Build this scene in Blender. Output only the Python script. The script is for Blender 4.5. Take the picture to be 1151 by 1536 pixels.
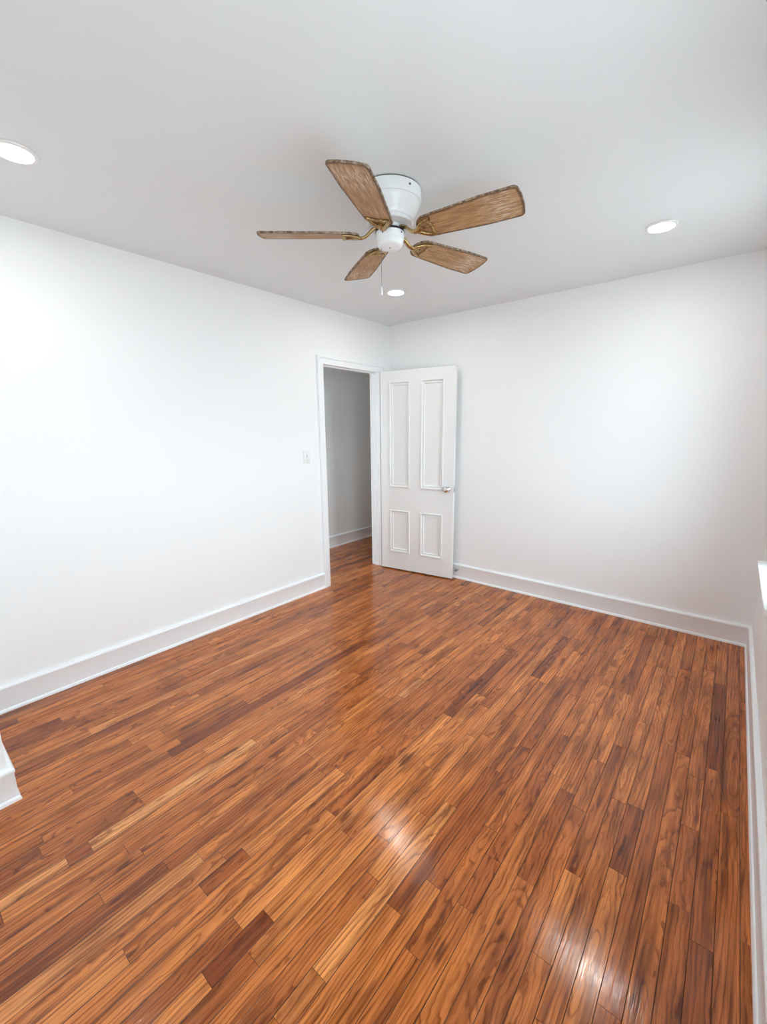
import bpy, bmesh, math, random
from math import sin, cos, radians, pi, sqrt, atan2
from mathutils import Vector, Matrix

for o in list(bpy.data.objects):
    bpy.data.objects.remove(o, do_unlink=True)
SC = bpy.context.scene
COL = SC.collection

# ------------------------------------------------------------------ room sizes
H = 2.5            # ceiling height
W = 3.094          # room width (left wall x=0, right wall x=W)
Y0, Y1 = -3.89, 0  # near wall, far wall
DY0, DY1, DH = -0.943, -0.179, 2.031     # door opening in the left wall
HX = -0.97         # far side of the hallway
HY0, HY1 = -2.6, 2.4
TW = 0.105         # thickness of the left wall
BH = 0.147         # baseboard height

# ------------------------------------------------------------------ camera
cam_d = bpy.data.cameras.new('camera')
cam = bpy.data.objects.new('camera', cam_d)
COL.objects.link(cam)
yaw, pitch, roll = radians(-39.5177), radians(-10.9223), radians(-0.5464)
fwd = Vector((sin(yaw) * cos(pitch), cos(yaw) * cos(pitch), sin(pitch)))
rgt = Vector((cos(yaw), -sin(yaw), 0))
upv = rgt.cross(fwd)
r2 = cos(roll) * rgt + sin(roll) * upv
u2 = -sin(roll) * rgt + cos(roll) * upv
M = Matrix((r2, u2, -fwd)).transposed().to_4x4()
M.translation = Vector((2.8748, -3.6046, 1.4622))
cam.matrix_world = M
cam_d.sensor_fit = 'HORIZONTAL'
cam_d.sensor_width = 36
cam_d.lens = 36 * 636.7 / 1151
cam_d.clip_start = 0.02
SC.camera = cam

# ------------------------------------------------------------------ view, light
SC.view_settings.view_transform = 'Standard'
SC.view_settings.look = 'None'
SC.view_settings.gamma = 1
SC.view_settings.use_curve_mapping = False
SC.view_settings.exposure = 0.09
SC.cycles.max_bounces = 16
SC.cycles.diffuse_bounces = 10
SC.cycles.glossy_bounces = 6
SC.cycles.transparent_max_bounces = 12
SC.cycles.caustics_reflective = False
SC.cycles.caustics_refractive = False
SC.cycles.sample_clamp_indirect = 8

SUN = 28.0        # sun on the ground outside, passing along the window wall
GLOW = 0.7
SKY = 9.5          # radiance of the overcast sky
LAMP = 104.0       # radiance of the ceiling lights' lenses
wd = bpy.data.worlds.new('world')
SC.world = wd
wd.use_nodes = True
bg = wd.node_tree.nodes['Background']
bg.inputs['Color'].default_value = (0.745, 0.90, 1.0, 1)
# sky lobe added facing the windows to brighten the left wall and floor
_nt = wd.node_tree
_tc = _nt.nodes.new('ShaderNodeTexCoord')
_dot = _nt.nodes.new('ShaderNodeVectorMath')
_dot.operation = 'DOT_PRODUCT'
_dot.inputs[1].default_value = Vector((0.90, -0.30, 0.36)).normalized()
_nt.links.new(_tc.outputs['Generated'], _dot.inputs[0])
_cl = _nt.nodes.new('ShaderNodeMapRange')
_cl.inputs['From Min'].default_value = 0.0
_cl.inputs['From Max'].default_value = 1.0
_nt.links.new(_dot.outputs['Value'], _cl.inputs['Value'])
_pw = _nt.nodes.new('ShaderNodeMath')
_pw.operation = 'POWER'
_pw.inputs[1].default_value = 4.0
_nt.links.new(_cl.outputs[0], _pw.inputs[0])
_ml = _nt.nodes.new('ShaderNodeMath')
_ml.operation = 'MULTIPLY_ADD'
_ml.inputs[1].default_value = SKY * GLOW
_ml.inputs[2].default_value = SKY
_nt.links.new(_pw.outputs[0], _ml.inputs[0])
_nt.links.new(_ml.outputs[0], bg.inputs['Strength'])
sun_d = bpy.data.lights.new('sun', 'SUN')
sun_d.energy = SUN
sun_d.color = (1.0, 0.97, 0.93)
sun_d.angle = radians(2)
sun = bpy.data.objects.new('sun', sun_d)
COL.objects.link(sun)
sun.rotation_euler = Vector((-0.10, -0.72, 0.66)).to_track_quat('Z', 'Y').to_euler()
bg.inputs['Strength'].default_value = SKY

WIN = [(-1.395, -0.755, 0.765, 2.16), (-3.35, -2.30, 0.765, 2.16)]   # windows in the right wall; the second is unseen, added for daylight
HWIN = (-0.88, -0.30, 0.45, 2.0)         # window added at the unseen near end of the hallway to brighten it
def portal(loc, rot, w, h):
    ld = bpy.data.lights.new('window_portal', 'AREA')
    ld.shape = 'RECTANGLE'
    ld.size, ld.size_y = h, w
    ld.cycles.is_portal = True
    lo = bpy.data.objects.new('window_portal', ld)
    COL.objects.link(lo)
    lo.location = loc
    lo.rotation_euler = rot
for (a, b, c, d) in WIN:
    portal((W + 0.13, (a + b) / 2, (c + d) / 2), (0, radians(90), 0), b - a, d - c)      # faces -x
portal(((HWIN[0] + HWIN[1]) / 2, HY0 - 0.13, (HWIN[2] + HWIN[3]) / 2), (0, radians(90), radians(-90)), HWIN[1] - HWIN[0], HWIN[3] - HWIN[2])   # faces +y

# ------------------------------------------------------------------ node helpers
def mat(name):
    m = bpy.data.materials.new(name)
    m.use_nodes = True
    nt = m.node_tree
    return m, nt, nt.nodes['Principled BSDF']

def N(nt, typ, **kw):
    n = nt.nodes.new(typ)
    for k, v in kw.items():
        if hasattr(n, k):
            setattr(n, k, v)
        else:
            n.inputs[k].default_value = v
    return n

def math_(nt, op, a, b=None, c=None):
    n = nt.nodes.new('ShaderNodeMath')
    n.operation = op
    for i, v in enumerate((a, b, c)):
        if v is None:
            continue
        if isinstance(v, (int, float)):
            n.inputs[i].default_value = v
        else:
            nt.links.new(v, n.inputs[i])
    return n.outputs[0]

def ramp(nt, fac, stops, interp='LINEAR'):
    n = nt.nodes.new('ShaderNodeValToRGB')
    cr = n.color_ramp
    cr.interpolation = interp
    while len(cr.elements) < len(stops):
        cr.elements.new(0.5)
    for e, (p, c) in zip(cr.elements, stops):
        e.position = p
        e.color = (*c, 1) if len(c) == 3 else c
    nt.links.new(fac, n.inputs[0])
    return n.outputs[0]

def mixc(nt, fac, a, b, blend='MIX'):
    n = nt.nodes.new('ShaderNodeMix')
    n.data_type = 'RGBA'
    n.blend_type = blend
    for i, v in ((0, fac), (6, a), (7, b)):
        if isinstance(v, (int, float)):
            n.inputs[i].default_value = v
        elif isinstance(v, tuple):
            n.inputs[i].default_value = (*v, 1)
        else:
            nt.links.new(v, n.inputs[i])
    return n.outputs[2]

def comb(nt, x, y, z):
    n = nt.nodes.new('ShaderNodeCombineXYZ')
    for i, v in enumerate((x, y, z)):
        if isinstance(v, (int, float)):
            n.inputs[i].default_value = v
        else:
            nt.links.new(v, n.inputs[i])
    return n.outputs[0]

def srgb(r, g, b):
    f = lambda c: (c / 255 / 12.92) if c / 255 <= 0.04045 else ((c / 255 + 0.055) / 1.055) ** 2.4
    return (f(r), f(g), f(b))

# ------------------------------------------------------------------ materials
def paint(name, col, rough, bump=0.0, scale=180):
    m, nt, p = mat(name)
    p.inputs['Base Color'].default_value = (*col, 1)
    p.inputs['Roughness'].default_value = rough
    tc = N(nt, 'ShaderNodeTexCoord')
    n = N(nt, 'ShaderNodeTexNoise', Scale=scale, Detail=3.0)
    nt.links.new(tc.outputs['Object'], n.inputs['Vector'])
    if bump:
        b = N(nt, 'ShaderNodeBump', Strength=bump, Distance=0.001)
        nt.links.new(n.outputs[0], b.inputs['Height'])
        nt.links.new(b.outputs[0], p.inputs['Normal'])
    return m

M_WALL = paint('white_wall_paint', (0.88, 0.885, 0.885), 0.55, 0.15)
M_CEIL = paint('white_ceiling_paint', (0.77, 0.80, 0.808), 0.8, 0.15)
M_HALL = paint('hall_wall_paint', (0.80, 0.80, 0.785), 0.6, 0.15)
M_TRIM = paint('white_trim_paint', (0.875, 0.895, 0.91), 0.28, 0.05, 60)
M_DOOR = paint('white_door_paint', (0.84, 0.84, 0.83), 0.3, 0.06, 60)
M_ENAMEL = paint('white_enamel', (0.84, 0.86, 0.87), 0.18)
M_PLASTIC = paint('white_plastic', (0.84, 0.84, 0.83), 0.3)
M_DARK = paint('dark_gap', (0.012, 0.012, 0.012), 0.5)
M_GROUND = paint('outside_ground', (0.38, 0.395, 0.40), 0.9)

def metal(name, col, rough, stain=None):
    m, nt, p = mat(name)
    p.inputs['Metallic'].default_value = 1
    p.inputs['Roughness'].default_value = rough
    p.inputs['Base Color'].default_value = (*col, 1)
    if stain:
        tc = N(nt, 'ShaderNodeTexCoord')
        n = N(nt, 'ShaderNodeTexNoise', Scale=90.0, Detail=4.0)
        nt.links.new(tc.outputs['Object'], n.inputs['Vector'])
        c = ramp(nt, n.outputs[0], [(0.35, stain), (0.62, col)])
        nt.links.new(c, p.inputs['Base Color'])
    return m

M_BRASS = metal('antique_brass', (0.52, 0.37, 0.165), 0.34, (0.30, 0.20, 0.085))
M_CHROME = metal('satin_nickel', (0.78, 0.77, 0.74), 0.12)
M_STEEL = metal('dull_steel', (0.30, 0.30, 0.30), 0.35)

def emit(name, col, s):
    m = bpy.data.materials.new(name)
    m.use_nodes = True
    nt = m.node_tree
    nt.nodes.clear()
    e = N(nt, 'ShaderNodeEmission')
    e.inputs[0].default_value = (*col, 1)
    e.inputs[1].default_value = s
    o = N(nt, 'ShaderNodeOutputMaterial')
    nt.links.new(e.outputs[0], o.inputs[0])
    return m
M_LENS = emit('lit_lens', (1.0, 0.985, 0.96), LAMP)

def glass():
    m = bpy.data.materials.new('window_glass')
    m.use_nodes = True
    nt = m.node_tree
    nt.nodes.clear()
    t = N(nt, 'ShaderNodeBsdfTransparent')
    t.inputs[0].default_value = (0.95, 0.97, 0.965, 1)
    g = N(nt, 'ShaderNodeBsdfGlossy')
    g.inputs['Roughness'].default_value = 0.0
    lw = N(nt, 'ShaderNodeLayerWeight', Blend=0.5)
    fr = math_(nt, 'MULTIPLY_ADD', math_(nt, 'POWER', lw.outputs['Facing'], 5.0), 0.92, 0.04)
    mx = N(nt, 'ShaderNodeMixShader')
    o = N(nt, 'ShaderNodeOutputMaterial')
    nt.links.new(fr, mx.inputs[0])
    nt.links.new(t.outputs[0], mx.inputs[1])
    nt.links.new(g.outputs[0], mx.inputs[2])
    nt.links.new(mx.outputs[0], o.inputs[0])
    return m
M_GLASS = glass()

def oak_floor():
    m, nt, p = mat('varnished_oak_strips')
    L = nt.links.new
    uv = N(nt, 'ShaderNodeUVMap', uv_map='board')
    s = N(nt, 'ShaderNodeSeparateXYZ')
    L(uv.outputs[0], s.inputs[0])
    u, v = s.outputs[0], s.outputs[1]           # metres along / across the board
    at = N(nt, 'ShaderNodeAttribute', attribute_name='board_seed')
    rs = N(nt, 'ShaderNodeSeparateColor')
    L(at.outputs['Color'], rs.inputs[0])
    tone, r2_, r3 = rs.outputs[0], rs.outputs[1], rs.outputs[2]
    base = ramp(nt, tone, [(0.0, srgb(122, 56, 22)), (0.28, srgb(166, 88, 38)), (0.55, srgb(200, 116, 54)),
                           (0.8, srgb(216, 134, 70)), (1.0, srgb(232, 160, 98))])
    # cathedral figure: rings of a trunk cut lengthwise on a slope
    wob = N(nt, 'ShaderNodeTexNoise', Scale=1.0, Detail=3.0, Roughness=0.55)
    L(comb(nt, math_(nt, 'MULTIPLY', u, 6.5), math_(nt, 'MULTIPLY', v, 15.0), math_(nt, 'MULTIPLY', r2_, 71.0)), wob.inputs['Vector'])
    wv = math_(nt, 'MULTIPLY', math_(nt, 'SUBTRACT', wob.outputs[0], 0.5), 0.050)
    off = math_(nt, 'MULTIPLY', math_(nt, 'SUBTRACT', r2_, 0.5), 0.11)
    a = math_(nt, 'ADD', math_(nt, 'ADD', v, off), math_(nt, 'MULTIPLY', wv, 0.55))
    sl = math_(nt, 'MULTIPLY_ADD', r3, 0.085, 0.018)
    b = math_(nt, 'ADD', math_(nt, 'MULTIPLY', u, sl), wv)
    rad = math_(nt, 'SQRT', math_(nt, 'ADD', math_(nt, 'MULTIPLY', a, a), math_(nt, 'MULTIPLY', b, b)))
    ring = math_(nt, 'FRACT', math_(nt, 'MULTIPLY', rad, 84.0))
    ring_m = ramp(nt, ring, [(0.0, (1, 1, 1)), (0.10, (0.9, 0.9, 0.9)), (0.34, (0.22, 0.22, 0.22)), (0.62, (0, 0, 0)), (0.90, (0.05, 0.05, 0.05)), (1.0, (1, 1, 1))])
    # straight fine pores
    po = N(nt, 'ShaderNodeTexNoise', Scale=1.0, Detail=4.0, Roughness=0.65)
    L(comb(nt, math_(nt, 'MULTIPLY', u, 9.0), math_(nt, 'MULTIPLY', v, 300.0), math_(nt, 'MULTIPLY', r3, 53.0)), po.inputs['Vector'])
    pores = ramp(nt, po.outputs[0], [(0.40, (1, 1, 1)), (0.56, (0, 0, 0))])
    # broad streaks of colour along the board
    st = N(nt, 'ShaderNodeTexNoise', Scale=1.0, Detail=3.0, Roughness=0.5)
    L(comb(nt, math_(nt, 'MULTIPLY', u, 2.4), math_(nt, 'MULTIPLY', v, 46.0), math_(nt, 'MULTIPLY', r2_, 97.0)), st.inputs['Vector'])
    streak = ramp(nt, st.outputs[0], [(0.34, (0.58, 0.51, 0.44)), (0.50, (1, 1, 1)), (0.68, (1.18, 1.20, 1.22))])
    # dark mineral streaks and knots
    kn = N(nt, 'ShaderNodeTexNoise', Scale=1.0, Detail=2.0, Roughness=0.5)
    L(comb(nt, math_(nt, 'MULTIPLY', u, 5.5), math_(nt, 'MULTIPLY', v, 30.0), math_(nt, 'MULTIPLY_ADD', r3, 31.0, 7.0)), kn.inputs['Vector'])
    knot = ramp(nt, kn.outputs[0], [(0.66, (0, 0, 0)), (0.76, (1, 1, 1))])
    bk = N(nt, 'ShaderNodeTexNoise', Scale=1.0, Detail=2.0)
    L(comb(nt, math_(nt, 'MULTIPLY', u, 7.0), math_(nt, 'MULTIPLY', v, 60.0), math_(nt, 'MULTIPLY_ADD', r3, 41.0, 3.0)), bk.inputs['Vector'])
    brk = ramp(nt, bk.outputs[0], [(0.34, (0.25, 0.25, 0.25)), (0.58, (1, 1, 1))])
    bl = N(nt, 'ShaderNodeTexNoise', Scale=1.0, Detail=2.0)
    L(comb(nt, math_(nt, 'MULTIPLY', u, 4.5), math_(nt, 'MULTIPLY', v, 14.0), math_(nt, 'MULTIPLY_ADD', r2_, 61.0, 9.0)), bl.inputs['Vector'])
    blot = ramp(nt, bl.outputs[0], [(0.32, (0.70, 0.64, 0.58)), (0.50, (1, 1, 1)), (0.70, (1.12, 1.13, 1.14))])
    c = mixc(nt, 1.0, mixc(nt, 1.0, base, streak, 'MULTIPLY'), blot, 'MULTIPLY')
    c = mixc(nt, math_(nt, 'MULTIPLY', math_(nt, 'MULTIPLY', ring_m, brk), 0.86), c, mixc(nt, 1.0, c, (0.34, 0.23, 0.155), 'MULTIPLY'))
    c = mixc(nt, math_(nt, 'MULTIPLY', pores, 0.40), c, mixc(nt, 1.0, c, (0.42, 0.31, 0.24), 'MULTIPLY'))
    c = mixc(nt, math_(nt, 'MULTIPLY', knot, 0.75), c, srgb(70, 26, 10))
    L(c, p.inputs['Base Color'])
    p.inputs['Roughness'].default_value = 0.16
    p.inputs['IOR'].default_value = 1.5
    # uneven varnish
    tc = N(nt, 'ShaderNodeTexCoord')
    w1 = N(nt, 'ShaderNodeTexNoise', Scale=14.0, Detail=2.0)
    L(tc.outputs['Object'], w1.inputs['Vector'])
    b1 = N(nt, 'ShaderNodeBump', Strength=0.25, Distance=0.0012)
    L(w1.outputs[0], b1.inputs['Height'])
    b2 = N(nt, 'ShaderNodeBump', Strength=0.10, Distance=0.0004)
    L(math_(nt, 'SUBTRACT', 1.0, math_(nt, 'ADD', pores, ring_m)), b2.inputs['Height'])
    L(b1.outputs[0], b2.inputs['Normal'])
    L(b2.outputs[0], p.inputs['Normal'])
    rr = ramp(nt, w1.outputs[0], [(0.3, (0.10, 0.10, 0.10)), (0.7, (0.17, 0.17, 0.17))])
    L(rr, p.inputs['Roughness'])
    return m
M_OAK = oak_floor()

def blade_wood():
    m, nt, p = mat('worn_oak_blade')
    L = nt.links.new
    uv = N(nt, 'ShaderNodeUVMap', uv_map='board')
    s = N(nt, 'ShaderNodeSeparateXYZ')
    L(uv.outputs[0], s.inputs[0])
    u, v = s.outputs[0], s.outputs[1]
    oi = N(nt, 'ShaderNodeObjectInfo')
    rnd = math_(nt, 'MULTIPLY', oi.outputs['Random'], 40.0)
    def noise(su, sv, zadd, det=3.0):
        n = N(nt, 'ShaderNodeTexNoise', Scale=1.0, Detail=det, Roughness=0.6)
        L(comb(nt, math_(nt, 'MULTIPLY', u, su), math_(nt, 'MULTIPLY', v, sv), math_(nt, 'ADD', rnd, zadd)), n.inputs['Vector'])
        return n.outputs[0]
    g = noise(7, 220, 0.0)
    c = ramp(nt, g, [(0.32, srgb(118, 84, 52)), (0.5, srgb(174, 134, 92)), (0.68, srgb(204, 168, 126))])
    br = noise(5, 24, 3.0)
    c = mixc(nt, ramp(nt, br, [(0.42, (0, 0, 0)), (0.68, (0.5, 0.5, 0.5))]), c, srgb(138, 90, 50))
    # pale abrasion near the tip
    wear = noise(14, 120, 9.0)
    near_tip = ramp(nt, u, [(0.62, (0, 0, 0)), (0.80, (1, 1, 1)), (0.90, (1, 1, 1)), (0.97, (0.1, 0.1, 0.1))])
    wf = math_(nt, 'MULTIPLY', ramp(nt, wear, [(0.47, (0, 0, 0)), (0.60, (1, 1, 1))]), near_tip)
    c = mixc(nt, math_(nt, 'MULTIPLY', wf, 0.8), c, srgb(214, 196, 176))
    # grimy dark rim: attribute 'rim' is 1 at the outline
    at = N(nt, 'ShaderNodeAttribute', attribute_name='rim')
    rim = math_(nt, 'MULTIPLY', at.outputs['Fac'], math_(nt, 'MULTIPLY_ADD', noise(30, 30, 5.0), 1.2, 0.25))
    c = mixc(nt, ramp(nt, rim, [(0.25, (0, 0, 0)), (0.75, (0.85, 0.85, 0.85))]), c, srgb(78, 54, 38))
    L(c, p.inputs['Base Color'])
    p.inputs['Roughness'].default_value = 0.55
    b = N(nt, 'ShaderNodeBump', Strength=0.3, Distance=0.0006)
    L(g, b.inputs['Height'])
    L(b.outputs[0], p.inputs['Normal'])
    return m
M_BLADE = blade_wood()

def blade_edge():
    m, nt, p = mat('scuffed_blade_edge')
    tc = N(nt, 'ShaderNodeTexCoord')
    n = N(nt, 'ShaderNodeTexNoise', Scale=70.0, Detail=5.0)
    nt.links.new(tc.outputs['Object'], n.inputs['Vector'])
    c = ramp(nt, n.outputs[0], [(0.34, srgb(74, 54, 40)), (0.50, srgb(134, 110, 88)), (0.70, srgb(176, 160, 144))])
    nt.links.new(c, p.inputs['Base Color'])
    p.inputs['Roughness'].default_value = 0.6
    return m
M_EDGE = blade_edge()

# ------------------------------------------------------------------ mesh helpers
def link(name, bm, mats, parent=None, smooth=None):
    me = bpy.data.meshes.new(name)
    bm.normal_update()
    bm.to_mesh(me)
    bm.free()
    for m in (mats if isinstance(mats, (list, tuple)) else [mats]):
        me.materials.append(m)
    o = bpy.data.objects.new(name, me)
    COL.objects.link(o)
    if parent:
        o.parent = parent
    if smooth is not None:
        for p in me.polygons:
            p.use_smooth = True
        try:
            me.set_sharp_from_angle(angle=radians(smooth))
        except Exception:
            pass
    return o

def empty(name, loc=(0, 0, 0), rz=0.0):
    o = bpy.data.objects.new(name, None)
    o.empty_display_size = 0.05
    COL.objects.link(o)
    o.location = loc
    o.rotation_euler = (0, 0, rz)
    return o

def tag(o, label, cat, kind=None, group=None):
    o['label'] = label
    o['category'] = cat
    if kind:
        o['kind'] = kind
    if group:
        o['group'] = group
    return o

def box(bm, x0, x1, y0, y1, z0, z1, bevel=0.0):
    vs = [bm.verts.new((x, y, z)) for x in (x0, x1) for y in (y0, y1) for z in (z0, z1)]
    q = lambda *i: bm.faces.new([vs[k] for k in i])
    fs = [q(0, 1, 3, 2), q(4, 6, 7, 5), q(0, 4, 5, 1), q(2, 3, 7, 6), q(0, 2, 6, 4), q(1, 5, 7, 3)]
    if bevel:
        es = list({e for f in fs for e in f.edges})
        bmesh.ops.bevel(bm, geom=es, offset=bevel, segments=2, affect='EDGES', profile=0.5)

def lathe(bm, prof, seg=64, axis=(0, 0, 0), mat_index=0):
    rings = []
    for r, z in prof:
        if r < 1e-6:
            rings.append([bm.verts.new((axis[0], axis[1], axis[2] + z))])
        else:
            rings.append([bm.verts.new((axis[0] + r * cos(2 * pi * i / seg), axis[1] + r * sin(2 * pi * i / seg), axis[2] + z)) for i in range(seg)])
    for a, b in zip(rings, rings[1:]):
        for i in range(seg):
            j = (i + 1) % seg
            if len(a) == 1 and len(b) == 1:
                continue
            if len(a) == 1:
                f = bm.faces.new((a[0], b[j], b[i]))
            elif len(b) == 1:
                f = bm.faces.new((a[i], a[j], b[0]))
            else:
                f = bm.faces.new((a[i], a[j], b[j], b[i]))
            f.material_index = mat_index
    bmesh.ops.recalc_face_normals(bm, faces=bm.faces[:])

def sweep(bm, prof, path, closed_prof=True, out=None):
    """prof: (d, h) points; path: list of (origin, d_axis, h_axis) stations; caps the ends."""
    rings = []
    for o, da, ha in path:
        rings.append([bm.verts.new(Vector(o) + d * Vector(da) + h * Vector(ha)) for d, h in prof])
    n = len(prof)
    for a, b in zip(rings, rings[1:]):
        for i in range(n):
            j = (i + 1) % n
            bm.faces.new((a[i], a[j], b[j], b[i]))
    bm.faces.new(rings[0][::-1])
    bm.faces.new(rings[-1])
    bmesh.ops.recalc_face_normals(bm, faces=bm.faces[:])

def tube(bm, pts, r, seg=10, flat=1.0, closed=False):
    """round or flattened bar along pts; r a number or a list."""
    pts = [Vector(p) for p in pts]
    n = len(pts)
    rs = r if isinstance(r, (list, tuple)) else [r] * n
    rings = []
    prev = None
    for i, p in enumerate(pts):
        if closed:
            t = pts[(i + 1) % n] - pts[i - 1]
        else:
            t = pts[min(i + 1, n - 1)] - pts[max(i - 1, 0)]
        t.normalize()
        ref = Vector((0, 0, 1)) if abs(t.z) < 0.9 else Vector((1, 0, 0))
        s = t.cross(ref).normalized()
        if prev is not None and s.dot(prev) < 0:
            s = -s
        prev = s
        w = s.cross(t).normalized()
        rings.append([bm.verts.new(p + rs[i] * (cos(2 * pi * k / seg) * s + flat * sin(2 * pi * k / seg) * w)) for k in range(seg)])
    m = n if closed else n - 1
    for i in range(m):
        a, b = rings[i], rings[(i + 1) % n]
        for k in range(seg):
            j = (k + 1) % seg
            bm.faces.new((a[k], a[j], b[j], b[k]))
    if not closed:
        bm.faces.new(rings[0][::-1])
        bm.faces.new(rings[-1])
    bmesh.ops.recalc_face_normals(bm, faces=bm.faces[:])

# ------------------------------------------------------------------ the shell
T = 0.10
bm = bmesh.new()
box(bm, -TW, 0, Y0 - T, DY0 - 0.02, 0, H)
box(bm, -TW, 0, DY1 + 0.02, HY1, 0, H)
box(bm, -TW, 0, DY0 - 0.02, DY1 + 0.02, DH + 0.02, H)
tag(link('wall_left', bm, M_WALL), 'white wall with the open doorway and light switch', 'wall', 'structure')

bm = bmesh.new()
box(bm, 0, W, 0, T, 0, H)
tag(link('wall_back', bm, M_WALL), 'white far wall behind the open panelled door', 'wall', 'structure')

bm = bmesh.new()
ys = [Y0 - T]
for (a, b, c, d) in sorted(WIN):
    box(bm, W, W + T, ys[-1], a, 0, H)
    box(bm, W, W + T, a, b, 0, c - 0.02)
    box(bm, W, W + T, a, b, d, H)
    ys.append(b)
box(bm, W, W + T, ys[-1], T, 0, H)
tag(link('wall_right', bm, M_WALL), 'white wall with windows at the right edge of the photo', 'wall', 'structure')

bm = bmesh.new()
box(bm, 0, W, Y0 - T, Y0, 0, H)
tag(link('wall_front', bm, M_WALL), 'white wall behind the viewer', 'wall', 'structure')

CX, CY = 0.763, -3.43      # corner of the closet wall that juts into the room at lower left
bm = bmesh.new()
box(bm, 0, CX, Y0, CY, 0, H)
tag(link('wall_closet', bm, M_WALL), 'white wall corner jutting in at the lower left edge of the photo', 'wall', 'structure')

bm = bmesh.new()
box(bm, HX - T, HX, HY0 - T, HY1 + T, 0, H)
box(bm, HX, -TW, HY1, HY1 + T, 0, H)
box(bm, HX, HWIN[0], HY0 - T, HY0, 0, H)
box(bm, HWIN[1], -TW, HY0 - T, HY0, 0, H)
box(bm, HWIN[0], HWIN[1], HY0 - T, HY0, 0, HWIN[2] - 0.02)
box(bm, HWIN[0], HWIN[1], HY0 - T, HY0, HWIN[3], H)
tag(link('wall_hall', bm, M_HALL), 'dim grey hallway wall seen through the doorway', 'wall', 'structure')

bm = bmesh.new()
box(bm, HX - T, W + T, Y0 - T, HY1 + T, H, H + 0.12)
tag(link('ceiling', bm, M_CEIL), 'flat white ceiling carrying the fan and round lights', 'ceiling', 'structure')

# ------------------------------------------------------------------ oak strip floor
PW = 0.0573
BOARDS = [      # (x, y_start, y_end, tone) of boards that stand out
    (1.265, -3.30, -2.62, 0.95), (1.265, -3.37, -3.30, 0.22), (1.265, -3.56, -3.37, 0.9), (1.121, -3.56, -3.42, 0.28),
    (1.915, -3.23, -3.03, 0.06), (1.70, -2.96, -2.49, 0.78), (1.70, -3.12, -2.96, 0.26), (2.117, -2.74, -2.44, 0.72),
    (2.155, -3.16, -3.03, 0.75), (2.955, -1.47, -0.66, 0.12), (2.100, -1.25, -0.62, 0.14), (2.266, -1.85, -1.13, 0.28),
    (2.657, -1.90, -1.31, 0.68), (2.720, -2.21, -1.89, 0.26), (1.570, -1.91, -1.69, 0.9), (1.148, -0.92, -0.64, 0.2),
    (2.626, -2.61, -2.31, 0.70), (2.391, -2.63, -2.43, 0.3)]
def make_floor():
    rnd = random.Random(11)
    bm = bmesh.new()
    uvl = bm.loops.layers.uv.new('board')
    cl = bm.loops.layers.float_color.new('board_seed')
    xr = W + 0.0085
    n = int((xr - (HX - 0.02)) / PW) + 1
    ch, dp, gap = 0.0010, 0.0010, 0.0002
    for i in range(n):
        x1 = xr - i * PW
        x0 = x1 - PW
        y_lo, y_hi = (Y0 - 0.02, 0.03) if x0 > -0.06 else (HY0 - 0.02, HY1 + 0.02)
        fixed = sorted([(a, b, t) for (x, a, b, t) in BOARDS if x0 <= x < x1])
        segs = []
        y = y_lo - rnd.random() * 0.5
        def fill(y, end):
            while y < end - 1e-6:
                l = rnd.choice((0.35, 0.5, 0.65, 0.8, 1.0, 1.2, 1.4)) * rnd.uniform(0.85, 1.15)
                e = y + l
                if end - e < 0.22:
                    e = end if end - y < 1.3 else y + (end - y) / 2
                t = min(1, max(0, rnd.gauss(0.52, 0.13)))
                segs.append((y, e, t))
                y = e
        for (a, b, t) in fixed:
            if a > y:
                fill(y, a)
            segs.append((a, b, t))
            y = b
        if y < y_hi:
            fill(y, y_hi + rnd.random() * 0.4 + 0.05)
        for (ya, yb, tone) in segs:
            a, b = max(ya, y_lo), min(yb, y_hi)
            if b - a < 0.004:
                continue
            seed = (tone, rnd.random(), rnd.random(), 1)
            uo = rnd.uniform(-0.5, 0.5) - (a + b) / 2
            tx, ty = rnd.gauss(0, 0.0022), rnd.gauss(0, 0.0009)
            cx, cy_ = (x0 + x1) / 2, (a + b) / 2
            def V(x, y, drop):
                z = (x - cx) * tx + max(-1, min(1, (y - cy_) / 0.5)) * 0.5 * ty - drop
                return bm.verts.new((x, y, min(z, 0.0002)))
            o_ = [V(x0 + gap, a + gap, dp), V(x1 - gap, a + gap, dp), V(x1 - gap, b - gap, dp), V(x0 + gap, b - gap, dp)]
            i_ = [V(x0 + ch, a + 0.0005, 0), V(x1 - ch, a + 0.0005, 0), V(x1 - ch, b - 0.0005, 0), V(x0 + ch, b - 0.0005, 0)]
            fs = [bm.faces.new(i_)]
            for k in range(4):
                j = (k + 1) % 4
                fs.append(bm.faces.new((o_[k], o_[j], i_[j], i_[k])))
            for f in fs[1:]:
                f.material_index = 1
            for f in fs:
                for lp in f.loops:
                    lp[uvl].uv = (lp.vert.co.y + uo, lp.vert.co.x - cx)
                    lp[cl] = seed
    top = len(bm.faces)
    bm.faces.ensure_lookup_table()
    box(bm, HX - 0.02, W + 0.02, Y0 - 0.02, HY1 + 0.02, -0.05, -0.0022)
    bm.faces.ensure_lookup_table()
    for f in bm.faces[top:]:
        f.material_index = 1
    return bm
tag(link('floor', make_floor(), [M_OAK, paint('dark_seam', (0.085, 0.034, 0.015), 0.5)]), 'glossy reddish brown oak strip floor', 'floor', 'structure')

bm = bmesh.new()
box(bm, W + T + 0.3, W + 40, -30, 30, -3.2, -3.0)
tag(link('ground_outside', bm, M_GROUND), 'ground outside below the windows', 'ground', 'structure')

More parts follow.
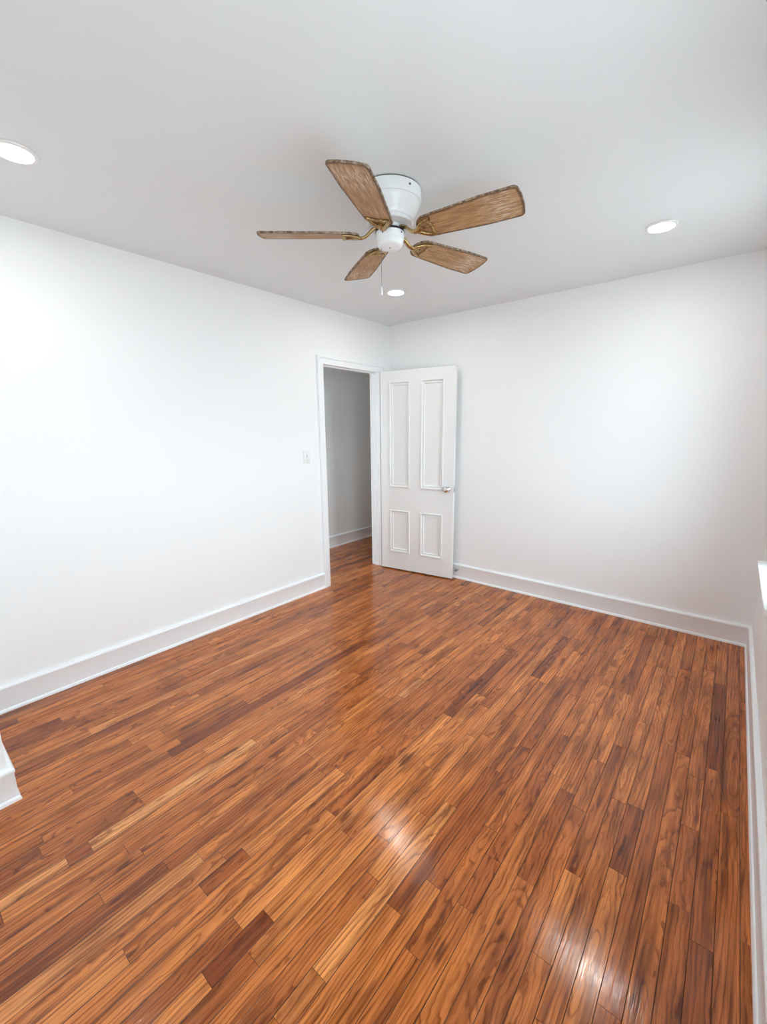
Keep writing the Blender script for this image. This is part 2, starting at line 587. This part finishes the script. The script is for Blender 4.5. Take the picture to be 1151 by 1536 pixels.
# ------------------------------------------------------------------ baseboards (with their shoe moulding)
BASE = [(0, 0), (0.016, 0), (0.016, BH - 0.024), (0.0185, BH - 0.020), (0.0195, BH - 0.012), (0.017, BH - 0.005), (0.010, BH), (0, BH)]
SH = 0.019
SHOE = [(0.0155, 0)] + [(0.0155 + SH * 0.42 + SH * 0.58 * 0, 0)][:0] + [(0.0155 + 0.0085 * cos(radians(a)), SH * sin(radians(a))) for a in range(0, 91, 15)]
def run(name, stations, label, m=M_TRIM):
    bm = bmesh.new()
    sweep(bm, BASE, stations)
    o = link(name, bm, m, smooth=40)
    bm = bmesh.new()
    sweep(bm, SHOE, stations)
    s = link('shoe_moulding', bm, m, o, smooth=40)
    return tag(o, label, 'baseboard', 'structure')
UP = (0, 0, 1)
CW = 0.072       # door casing width
# stations: origin on the wall line, outward axis (mitred at corners), up
run('baseboard_left', [((0, Y0 + (CY - Y0), 0), (1, 1, 0), UP), ((0, DY0 - CW, 0), (1, 0, 0), UP)],
    'tall white baseboard along the wall left of the doorway')
run('baseboard_back', [((0, 0, 0), (1, -1, 0), UP), ((W, 0, 0), (-1, -1, 0), UP)],
    'tall white baseboard along the far wall beside the open door')
run('baseboard_right', [((W, 0, 0), (-1, -1, 0), UP), ((W, Y0, 0), (-1, 1, 0), UP)],
    'tall white baseboard along the wall under the window')
run('baseboard_closet', [((0, CY, 0), (1, 1, 0), UP), ((CX, CY, 0), (1, 1, 0), UP), ((CX, Y0, 0), (1, 1, 0), UP)],
    'tall white baseboard around the wall corner at lower left')
run('baseboard_front', [((CX, Y0, 0), (1, 1, 0), UP), ((W, Y0, 0), (-1, 1, 0), UP)],
    'tall white baseboard along the wall behind the viewer')
run('baseboard_hall', [((HX, HY0, 0), (1, 0, 0), UP), ((HX, HY1, 0), (1, 0, 0), UP)],
    'white baseboard at the foot of the hallway wall')

# ------------------------------------------------------------------ door casing and jamb
def casing_path(x, y0, y1, z1, sgn):
    return [((x, y0, 0), (0, -1, 0), (sgn, 0, 0)), ((x, y0, z1), (0, -1, 1), (sgn, 0, 0)),
            ((x, y1, z1), (0, 1, 1), (sgn, 0, 0)), ((x, y1, 0), (0, 1, 0), (sgn, 0, 0))]
CASE = [(0, 0), (0, 0.013), (0.004, 0.016), (0.046, 0.018), (0.050, 0.022), (0.054, 0.026), (0.068, 0.027), (CW, 0.023), (CW, 0)]
bm = bmesh.new()
sweep(bm, CASE, casing_path(0, DY0, DY1, DH, 1))
tr = link('trim_1', bm, M_TRIM, smooth=30)
tag(tr, 'white moulded casing around the doorway', 'door casing', 'structure')
bm = bmesh.new()
JT = 0.02
box(bm, -TW, 0.0, DY0 - JT, DY0 - 0.004, 0, DH + 0.004)
box(bm, -TW, 0.0, DY1 + 0.004, DY1 + JT, 0, DH + 0.004)
box(bm, -TW, 0.0, DY0 - JT, DY1 + JT, DH + 0.004, DH + JT)
link('jamb', bm, M_TRIM, tr)
bm = bmesh.new()
SX0, SX1 = -0.078, -0.042
box(bm, SX0, SX1, DY0 - 0.004, DY0 + 0.008, 0, DH + 0.004)
box(bm, SX0, SX1, DY1 - 0.008, DY1 + 0.004, 0, DH + 0.004)
box(bm, SX0, SX1, DY0 + 0.008, DY1 - 0.008, DH - 0.008, DH + 0.004)
link('stop_strip', bm, M_TRIM, tr)
bm = bmesh.new()
sweep(bm, CASE, casing_path(-TW, DY0, DY1, DH, -1))
link('hall_casing', bm, M_TRIM, tr, smooth=30)

# ------------------------------------------------------------------ the open four panel door
DX, DYH, DA, DWD, DZ0, DZ1, DT = 0.046, -0.2065, 0.140, 0.805, 0.012, 2.03, 0.035
door = empty('door_1', (DX, DYH, 0), DA)
tag(door, 'white four panel door standing open against the far wall', 'door', 'structure')
xc = [0, 0.103, 0.336, 0.457, 0.697, DWD]
zc = [DZ0, 0.197, 0.645, 0.885, 1.928, DZ1]
PAN = [(1, 1), (3, 1), (1, 3), (3, 3)]
bm = bmesh.new()
cache = {}
def dv(x, y, z):
    k = (round(x, 5), round(y, 5), round(z, 5))
    if k not in cache:
        cache[k] = bm.verts.new((x, y, z))
    return cache[k]
for i in range(5):
    for j in range(5):
        xa, xb, za, zb = xc[i], xc[i + 1], zc[j], zc[j + 1]
        if (i, j) in PAN:
            for (p, q) in (((xa, za), (xb, za)), ((xb, za), (xb, zb)), ((xb, zb), (xa, zb)), ((xa, zb), (xa, za))):
                bm.faces.new((dv(p[0], 0, p[1]), dv(q[0], 0, q[1]), dv(q[0], DT, q[1]), dv(p[0], DT, p[1])))
            continue
        for y in (0, DT):
            bm.faces.new([dv(x, y, z) for x, z in ((xa, za), (xb, za), (xb, zb), (xa, zb))])
for k in range(5):
    for z in (DZ0, DZ1):
        bm.faces.new((dv(xc[k], 0, z), dv(xc[k + 1], 0, z), dv(xc[k + 1], DT, z), dv(xc[k], DT, z)))
    for x in (0, DWD):
        bm.faces.new((dv(x, 0, zc[k]), dv(x, 0, zc[k + 1]), dv(x, DT, zc[k + 1]), dv(x, DT, zc[k])))
bmesh.ops.recalc_face_normals(bm, faces=bm.faces[:])
link('leaf', bm, M_DOOR, door)
MOULD = [(0.0, 0.0), (0.0, -0.008), (0.003, -0.0115), (0.010, -0.0115), (0.015, -0.006), (0.017, 0.004), (0.027, 0.004), (0.028, -0.001), (0.033, -0.001), (0.037, 0.012), (0.039, 0.0135)]
for (i, j) in PAN:
    xa, xb, za, zb = xc[i], xc[i + 1], zc[j], zc[j + 1]
    bm = bmesh.new()
    for side in (0, 1):
        prev = None
        for d, h in MOULD:
            y = h if side == 0 else DT - h
            ring = [bm.verts.new((x, y, z)) for x, z in ((xa + d, za + d), (xb - d, za + d), (xb - d, zb - d), (xa + d, zb - d))]
            if prev:
                for k in range(4):
                    l = (k + 1) % 4
                    bm.faces.new((prev[k], prev[l], ring[l], ring[k]))
            prev = ring
        bm.faces.new(prev)
    bmesh.ops.recalc_face_normals(bm, faces=bm.faces[:])
    for f in bm.faces:      # face outwards on both sides
        if (f.normal.y > 0.5) != (f.calc_center_median().y > DT / 2) and abs(f.normal.y) > 0.5:
            f.normal_flip()
    link('panel', bm, M_DOOR, door)
def add_knob(side):
    s = -1 if side == 0 else 1
    y0 = 0 if side == 0 else DT
    bm = bmesh.new()
    lathe(bm, [(0, 0), (0.030, 0), (0.030, 0.003), (0.026, 0.007), (0.012, 0.009), (0.010, 0.012), (0.011, 0.020), (0.018, 0.024), (0.0265, 0.030),
               (0.0305, 0.039), (0.0295, 0.047), (0.023, 0.053), (0.010, 0.0555), (0, 0.0555)], 32)
    for v in bm.verts:
        x, y, z = v.co
        v.co = (0.745 + x, y0 + s * z, 0.900 + y)
    bmesh.ops.recalc_face_normals(bm, faces=bm.faces[:])
    k = link('knob', bm, M_CHROME, door, smooth=50)
    k['label'] = 'round satin nickel door knob'
add_knob(0)
bm = bmesh.new()
box(bm, DWD - 0.001, DWD + 0.0015, 0.006, 0.029, 0.872, 0.930)
box(bm, DWD, DWD + 0.009, 0.011, 0.024, 0.889, 0.911, 0.002)
link('latch_plate', bm, M_CHROME, door)['label'] = 'satin nickel latch plate on the door edge'
for z in (0.26, 1.02, 1.76):
    bm = bmesh.new()
    lathe(bm, [(0, 0), (0.0065, 0), (0.0065, 0.09), (0, 0.09)], 16, (-0.012, 0.030, z))
    box(bm, -0.012, -0.0005, 0.026, 0.0285, z, z + 0.09)
    link('hinge', bm, M_TRIM, door, smooth=40)

# ------------------------------------------------------------------ windows, two of them unseen and added for daylight
def window(name, loc, rz, a, b, c, d, label):
    w = empty(name, loc, rz)
    tag(w, label, 'window', 'structure')
    cy = (a + b) / 2
    hw = (b - a) / 2
    hh = d - c
    # casing on the room face: sides and head
    bm = bmesh.new()
    C2 = [(0, 0), (0, 0.014), (0.004, 0.017), (0.040, 0.018), (0.044, 0.024), (0.058, 0.025), (0.062, 0.021), (0.062, 0)]
    sweep(bm, C2, [((0, -hw, 0), (0, -1, 0), (-1, 0, 0)), ((0, -hw, hh), (0, -1, 1), (-1, 0, 0)),
                   ((0, hw, hh), (0, 1, 1), (-1, 0, 0)), ((0, hw, 0), (0, 1, 0), (-1, 0, 0))])
    link('casing', bm, M_TRIM, w, smooth=30)
    bm = bmesh.new()
    box(bm, -0.064, 0.09, -hw - 0.085, hw + 0.085, -0.026, 0, 0.005)
    link('sill', bm, M_TRIM, w, smooth=40)
    bm = bmesh.new()
    box(bm, -0.016, 0, -hw - 0.06, hw + 0.06, -0.105, -0.026, 0.003)
    link('apron', bm, M_TRIM, w)
    bm = bmesh.new()
    t = 0.014
    box(bm, 0, 0.095, -hw, -hw + t, 0, hh)
    box(bm, 0, 0.095, hw - t, hw, 0, hh)
    box(bm, 0, 0.095, -hw + t, hw - t, hh - t, hh)
    box(bm, 0.09, 0.15, -hw, hw, -0.03, 0)
    link('frame', bm, M_TRIM, w)
    mid = hh * 0.5
    for (xa, z0, z1) in ((0.012, 0.0, mid + 0.02), (0.045, mid - 0.02, hh - t)):
        bm = bmesh.new()
        y0, y1, s = -hw + t, hw - t, 0.034
        box(bm, xa, xa + 0.032, y0, y0 + s, z0, z1)
        box(bm, xa, xa + 0.032, y1 - s, y1, z0, z1)
        box(bm, xa, xa + 0.032, y0 + s, y1 - s, z0, z0 + s)
        box(bm, xa, xa + 0.032, y0 + s, y1 - s, z1 - s, z1)
        sh = link('sash', bm, M_TRIM, w)
        bm = bmesh.new()
        box(bm, xa + 0.013, xa + 0.017, y0 + s, y1 - s, z0 + s, z1 - s)
        link('pane', bm, M_GLASS, sh)
    return w
window('window_1', (W, sum(WIN[0][:2]) / 2, WIN[0][2]), 0, *WIN[0], 'white sash window whose bright sill pokes in at the right edge of the photo')
window('added_window_side', (W, sum(WIN[1][:2]) / 2, WIN[1][2]), 0, *WIN[1], 'unseen white sash window added beside the viewer to light the room')

window('added_window_hall', ((HWIN[0] + HWIN[1]) / 2, HY0, HWIN[2]), radians(-90), *HWIN, 'white sash window added at the unseen end of the hallway to brighten it')

# ------------------------------------------------------------------ recessed lights
def downlight(x, y, label):
    t = empty('recessed_light', (x, y, H))
    tag(t, label, 'ceiling light', group='round recessed ceiling lights')
    bm = bmesh.new()
    lathe(bm, [(0.072, 0), (0.074, -0.003), (0.072, -0.007), (0.064, -0.010), (0.060, -0.009), (0.058, -0.006), (0.058, 0)], 48)
    link('trim_ring', bm, M_PLASTIC, t, smooth=40)
    bm = bmesh.new()
    lathe(bm, [(0.058, -0.006), (0.03, -0.0068), (0, -0.007)], 48)
    for f in bm.faces:
        if f.normal.z > 0:
            f.normal_flip()
    link('lens', bm, M_LENS, t)['label'] = 'glowing white lens'
    return t
downlight(0.660, -3.076, 'lit round ceiling light above the left wall, cut by the left edge of the photo')
downlight(0.725, -0.825, 'lit round ceiling light in front of the doorway, beyond the fan and its pull chain')
downlight(2.442, -0.762, 'lit round ceiling light to the right of the fan, over the far wall')

# ------------------------------------------------------------------ ceiling fan
FX, FY = 1.558, -1.944
fan = empty('ceiling_fan', (FX, FY, H))
tag(fan, 'white flush mount ceiling fan with five worn wooden blades and brass brackets', 'ceiling fan')
Z = lambda z: z - H
bm = bmesh.new()
lathe(bm, [(0, Z(2.4945)), (0.1395, Z(2.4945)), (0.141, Z(2.4930)), (0.141, Z(2.452)), (0.1395, Z(2.4475)), (0.1345, Z(2.446)), (0.1345, Z(2.442)), (0.133, Z(2.435)),
           (0.128, Z(2.424)), (0.118, Z(2.408)), (0.109, Z(2.396)), (0.1035, Z(2.388)), (0.1025, Z(2.384)), (0.106, Z(2.382)), (0.1065, Z(2.376)), (0.103, Z(2.374)),
           (0.103, Z(2.366)), (0.100, Z(2.362)), (0.060, Z(2.362)), (0, Z(2.362))], 72)
link('housing', bm, M_ENAMEL, fan, smooth=35)
bm = bmesh.new()
lathe(bm, [(0, 0), (0.137, 0), (0.137, Z(2.494)), (0, Z(2.494))], 64)
link('shadow_gap_disc', bm, M_STEEL, fan, smooth=35)['label'] = 'dark disc standing in for the shadow gap under the ceiling'  # dark recessed disc added to draw the shadow line above the housing
bm = bmesh.new()
lathe(bm, [(0, Z(2.364)), (0.048, Z(2.364)), (0.048, Z(2.334)), (0, Z(2.334))], 48)
link('motor_neck', bm, M_ENAMEL, fan, smooth=35)
bm = bmesh.new()
lathe(bm, [(0, Z(2.342)), (0.062, Z(2.342)), (0.0655, Z(2.339)), (0.0655, Z(2.332)), (0, Z(2.332))], 48)
link('gasket_ring', bm, M_DARK, fan, smooth=35)['label'] = 'thin black ring above the cap'
bm = bmesh.new()
lathe(bm, [(0, Z(2.332)), (0.0645, Z(2.332)), (0.065, Z(2.328)), (0.0645, Z(2.306)), (0.063, Z(2.303)), (0.0615, Z(2.302)), (0.061, Z(2.294)),
           (0.058, Z(2.284)), (0.053, Z(2.277)), (0.046, Z(2.2745)), (0, Z(2.274))], 64)
link('switch_cap', bm, M_ENAMEL, fan, smooth=35)
def screw(az, r, z, rad=0.004):
    bm = bmesh.new()
    if az is None:
        lathe(bm, [(0, 0.001), (rad, 0.001), (rad, -0.0012), (0, -0.002)], 12, (0, 0, z))
    else:
        lathe(bm, [(0, -0.001), (rad, -0.001), (rad, 0.0015), (0, 0.002)], 12)
        R_ = Matrix.Rotation(az, 4, 'Z') @ Matrix.Rotation(radians(90), 4, 'Y')
        for v in bm.verts:
            v.co = R_ @ v.co + Vector((r * cos(az), r * sin(az), z))
    link('screw', bm, M_DARK, fan, smooth=40)
VIEW = radians(-51.6)
screw(VIEW - radians(29), 0.0648, Z(2.317), 0.0035)
screw(VIEW + radians(52), 0.0648, Z(2.322), 0.0035)
screw(VIEW + radians(37), 0.1410, Z(2.474), 0.0045)
screw(None, 0, Z(2.2738), 0.003)

BZ, BA, BR, BTH = 2.313, 0.095, 0.590, radians(13.58)
def blade_outline():
    R0, R1, w0, w1 = 0.138, BR, 0.118, 0.157
    pts = []
    half = lambda r: (w0 + (w1 - w0) * min(1, (r - R0) / 0.30)) / 2
    # one side out, rounded tip, back the other side, rounded root
    for k in range(13):
        r = R0 + 0.055 + (R1 - 0.03 - R0 - 0.055) * k / 12
        pts.append((r, half(r)))
    c = 0.022
    for k in range(1, 9):
        a = pi / 2 * (1 - k / 8)
        pts.append((R1 - 0.006 - c + c * cos(a), half(R1) - c + c * sin(a)))
    pts.append((R1 - 0.001, 0.03))
    tip = list(pts)
    other = [(x, -y) for x, y in reversed(tip)]
    pts = tip + [(R1, 0)] + other
    n = 12
    hw = half(R0 + 0.055)
    for k in range(1, n):
        a = -pi / 2 - pi * k / n
        pts.append((R0 + 0.055 + 0.055 * cos(a), hw * sin(a)))
    return pts
OUT = blade_outline()
def make_blade_mesh():
    bm = bmesh.new()
    uvl = bm.loops.layers.uv.new('board')
    rl = bm.loops.layers.float_color.new('rim')
    cx = 0.36
    def ring(inset, z):
        vs = []
        n = len(OUT)
        for i, (x, y) in enumerate(OUT):
            a, b = OUT[i - 1], OUT[(i + 1) % n]
            tx, ty = b[0] - a[0], b[1] - a[1]
            l = sqrt(tx * tx + ty * ty)
            nx, ny = ty / l, -tx / l      # inward or outward
            if (nx * (cx - x) + ny * (-y)) < 0:
                nx, ny = -nx, -ny
            vs.append(bm.verts.new((x + nx * inset, y + ny * inset, z)))
        return vs
    hz = 0.0042
    rows = [(0.012, hz, 0.0), (0.004, hz, 0.7), (0.0016, hz, 1), (0, hz - 0.0016, 1), (0, -hz + 0.0016, 1), (0.0016, -hz, 1), (0.007, -hz, 0.75), (0.017, -hz, 0.0)]
    rings = [ring(i, z) for i, z, _ in rows]
    rimv = {}
    for r, (_, _, m) in zip(rings, rows):
        for v in r:
            rimv[v] = m
    n = len(OUT)
    for k, (a, b) in enumerate(zip(rings, rings[1:])):
        for i in range(n):
            j = (i + 1) % n
            f = bm.faces.new((a[i], a[j], b[j], b[i]))
            if k in (2, 3, 4):
                f.material_index = 1
    bm.faces.new(rings[0][::-1])
    bm.faces.new(rings[-1])
    bmesh.ops.recalc_face_normals(bm, faces=bm.faces[:])
    for f in bm.faces:
        for lp in f.loops:
            co = lp.vert.co
            lp[uvl].uv = ((co.x - 0.10) / 0.486, co.y / 0.486)
            m = rimv[lp.vert]
            lp[rl] = (m, m, m, 1)
    return bm
def make_bracket():
    """brass blade iron in the blade's own frame (x outwards, z up), under the blade"""
    bm = bmesh.new()
    zb = -0.0075
    arm = [(0.040, 0, 0.030), (0.060, 0, 0.029), (0.078, 0, 0.022), (0.094, 0, 0.008), (0.110, 0, -0.006), (0.128, 0, -0.012), (0.150, 0, zb - 0.002), (0.164, 0, zb)]
    tube(bm, arm, [0.012, 0.012, 0.0115, 0.011, 0.011, 0.012, 0.0135, 0.011], 12, 0.62)
    # wishbone sides swelling outwards to two tips, scalloped outer rail, small tongue
    for s in (1, -1):
        side = [(0.140, 0.006 * s, zb - 0.002), (0.152, 0.018 * s, zb - 0.002), (0.168, 0.031 * s, zb - 0.001), (0.186, 0.040 * s, zb), (0.204, 0.045 * s, zb), (0.214, 0.046 * s, zb)]
        tube(bm, side, [0.010, 0.0095, 0.0082, 0.007, 0.0066, 0.0075], 10, 0.75)
        rail = [(0.212, 0.045 * s, zb), (0.205, 0.034 * s, zb), (0.200, 0.024 * s, zb), (0.207, 0.014 * s, zb), (0.203, 0.006 * s, zb), (0.208, 0.0, zb)]
        tube(bm, rail, [0.0068, 0.0058, 0.0054, 0.0058, 0.0054, 0.006], 10, 0.75)
        tube(bm, [(0.210, 0.045 * s, zb - 0.006), (0.210, 0.045 * s, zb + 0.003)], 0.0062, 10)
    tube(bm, [(0.150, 0, zb - 0.001), (0.166, 0, zb), (0.180, 0, zb)], [0.010, 0.007, 0.0045], 10, 0.7)
    tube(bm, [(0.172, 0, zb - 0.006), (0.172, 0, zb + 0.003)], 0.0055, 10)
    return bm
#           d azimuth, d z, d pitch per blade (none of them hangs quite true)
TRUE = {-1: (0.016, -0.003, -0.010), 0: (0.056, 0.009, 0.034), 1: (-0.035, -0.002, -0.043), 2: (-0.026, 0.011, -0.042), 3: (-0.007, 0.012, 0.0)}
blade_me = bracket_me = None
for k in range(-1, 4):
    da, dz, dp = TRUE[k]
    mw = Matrix.Translation((0, 0, Z(BZ) + dz)) @ Matrix.Rotation(BA + radians(72) * k + da, 4, 'Z') @ Matrix.Rotation(-(BTH + dp), 4, 'X')
    if blade_me is None:
        b = link('blade', make_blade_mesh(), [M_BLADE, M_EDGE], fan)
        br = link('blade_bracket', make_bracket(), M_BRASS, fan, smooth=60)
        blade_me, bracket_me = b.data, br.data
    else:
        b = bpy.data.objects.new('blade', blade_me)
        br = bpy.data.objects.new('blade_bracket', bracket_me)
        COL.objects.link(b)
        COL.objects.link(br)
        b.parent = fan
        br.parent = fan
    b.matrix_local = mw
    br.matrix_local = mw
    br['label'] = 'antique brass blade bracket'
    b['label'] = 'worn brown wooden blade with dark scuffed rim'
px_, py_ = -0.030, -0.025
bm = bmesh.new()
n = 46
z0, z1 = Z(2.279), Z(2.112)
for i in range(n):
    bmesh.ops.create_icosphere(bm, subdivisions=1, radius=0.0017, matrix=Matrix.Translation((px_, py_, z0 + (z1 - z0) * i / (n - 1))))
tube(bm, [(px_, py_, z0 + 0.006), (px_, py_, z1)], 0.0009, 6)
ch = link('pull_chain', bm, M_STEEL, fan)
ch['label'] = 'thin steel pull chain'
bm = bmesh.new()
lathe(bm, [(0, 0.002), (0.002, 0.0), (0.0032, -0.008), (0.0048, -0.022), (0.0056, -0.032), (0.0042, -0.037), (0, -0.038)], 16, (px_, py_, z1))
link('pull_end', bm, M_PLASTIC, ch, smooth=50)

# ------------------------------------------------------------------ light switch
sw = empty('light_switch', (0, -1.163, 1.242))
tag(sw, 'white toggle light switch on the left wall beside the doorway', 'light switch')
bm = bmesh.new()
box(bm, 0, 0.006, -0.036, 0.036, -0.058, 0.058, 0.0025)
link('wall_plate', bm, M_PLASTIC, sw, smooth=40)
bm = bmesh.new()
box(bm, 0.005, 0.0068, -0.0055, 0.0055, -0.0125, 0.0125)
link('slot', bm, paint('grey_slot', (0.35, 0.35, 0.35), 0.5), sw)
bm = bmesh.new()
vs = [(0.006, -0.0042, -0.010), (0.006, 0.0042, -0.010), (0.006, 0.0042, 0.004), (0.006, -0.0042, 0.004),
      (0.017, -0.0034, -0.013), (0.017, 0.0034, -0.013), (0.0165, 0.0034, -0.007), (0.0165, -0.0034, -0.007)]
V_ = [bm.verts.new(v) for v in vs]
for q in ((0, 1, 2, 3), (4, 7, 6, 5), (0, 4, 5, 1), (1, 5, 6, 2), (2, 6, 7, 3), (3, 7, 4, 0)):
    bm.faces.new([V_[i] for i in q])
bmesh.ops.recalc_face_normals(bm, faces=bm.faces[:])
link('toggle', bm, M_PLASTIC, sw)
for z in (0.030, -0.030):
    bm = bmesh.new()
    lathe(bm, [(0, 0.0055), (0.0034, 0.0055), (0.003, 0.0070), (0, 0.0074)], 12)
    for v in bm.verts:
        x, y, zz = v.co
        v.co = (zz, x, z + y)
    bmesh.ops.recalc_face_normals(bm, faces=bm.faces[:])
    link('screw', bm, M_STEEL, sw)

# ------------------------------------------------------------------ spring door stop on the far baseboard
ds = empty('door_stop', (0.868, -0.016, 0.092))
tag(ds, 'small metal spring door stop on the far baseboard at the foot of the open door', 'door stop')
bm = bmesh.new()
pts = []
for i in range(8 * 12 + 1):
    a = 2 * pi * i / 12
    pts.append((0.0085 * cos(a), -0.004 - 0.034 * i / 96, 0.0085 * sin(a)))
tube(bm, pts, 0.0017, 6)
link('spring', bm, M_STEEL, ds, smooth=60)
bm = bmesh.new()
lathe(bm, [(0, 0), (0.011, 0), (0.011, 0.003), (0.007, 0.006), (0, 0.006)], 20)
for v in bm.verts:
    x, y, z = v.co
    v.co = (x, -z, y)
bmesh.ops.recalc_face_normals(bm, faces=bm.faces[:])
link('base_plate', bm, M_STEEL, ds, smooth=40)
bm = bmesh.new()
lathe(bm, [(0, 0.036), (0.007, 0.036), (0.008, 0.040), (0.008, 0.048), (0.006, 0.052), (0, 0.052)], 20)
for v in bm.verts:
    x, y, z = v.co
    v.co = (x, -z, y)
bmesh.ops.recalc_face_normals(bm, faces=bm.faces[:])
link('bumper', bm, paint('grey_rubber', (0.12, 0.12, 0.13), 0.6), ds, smooth=40)
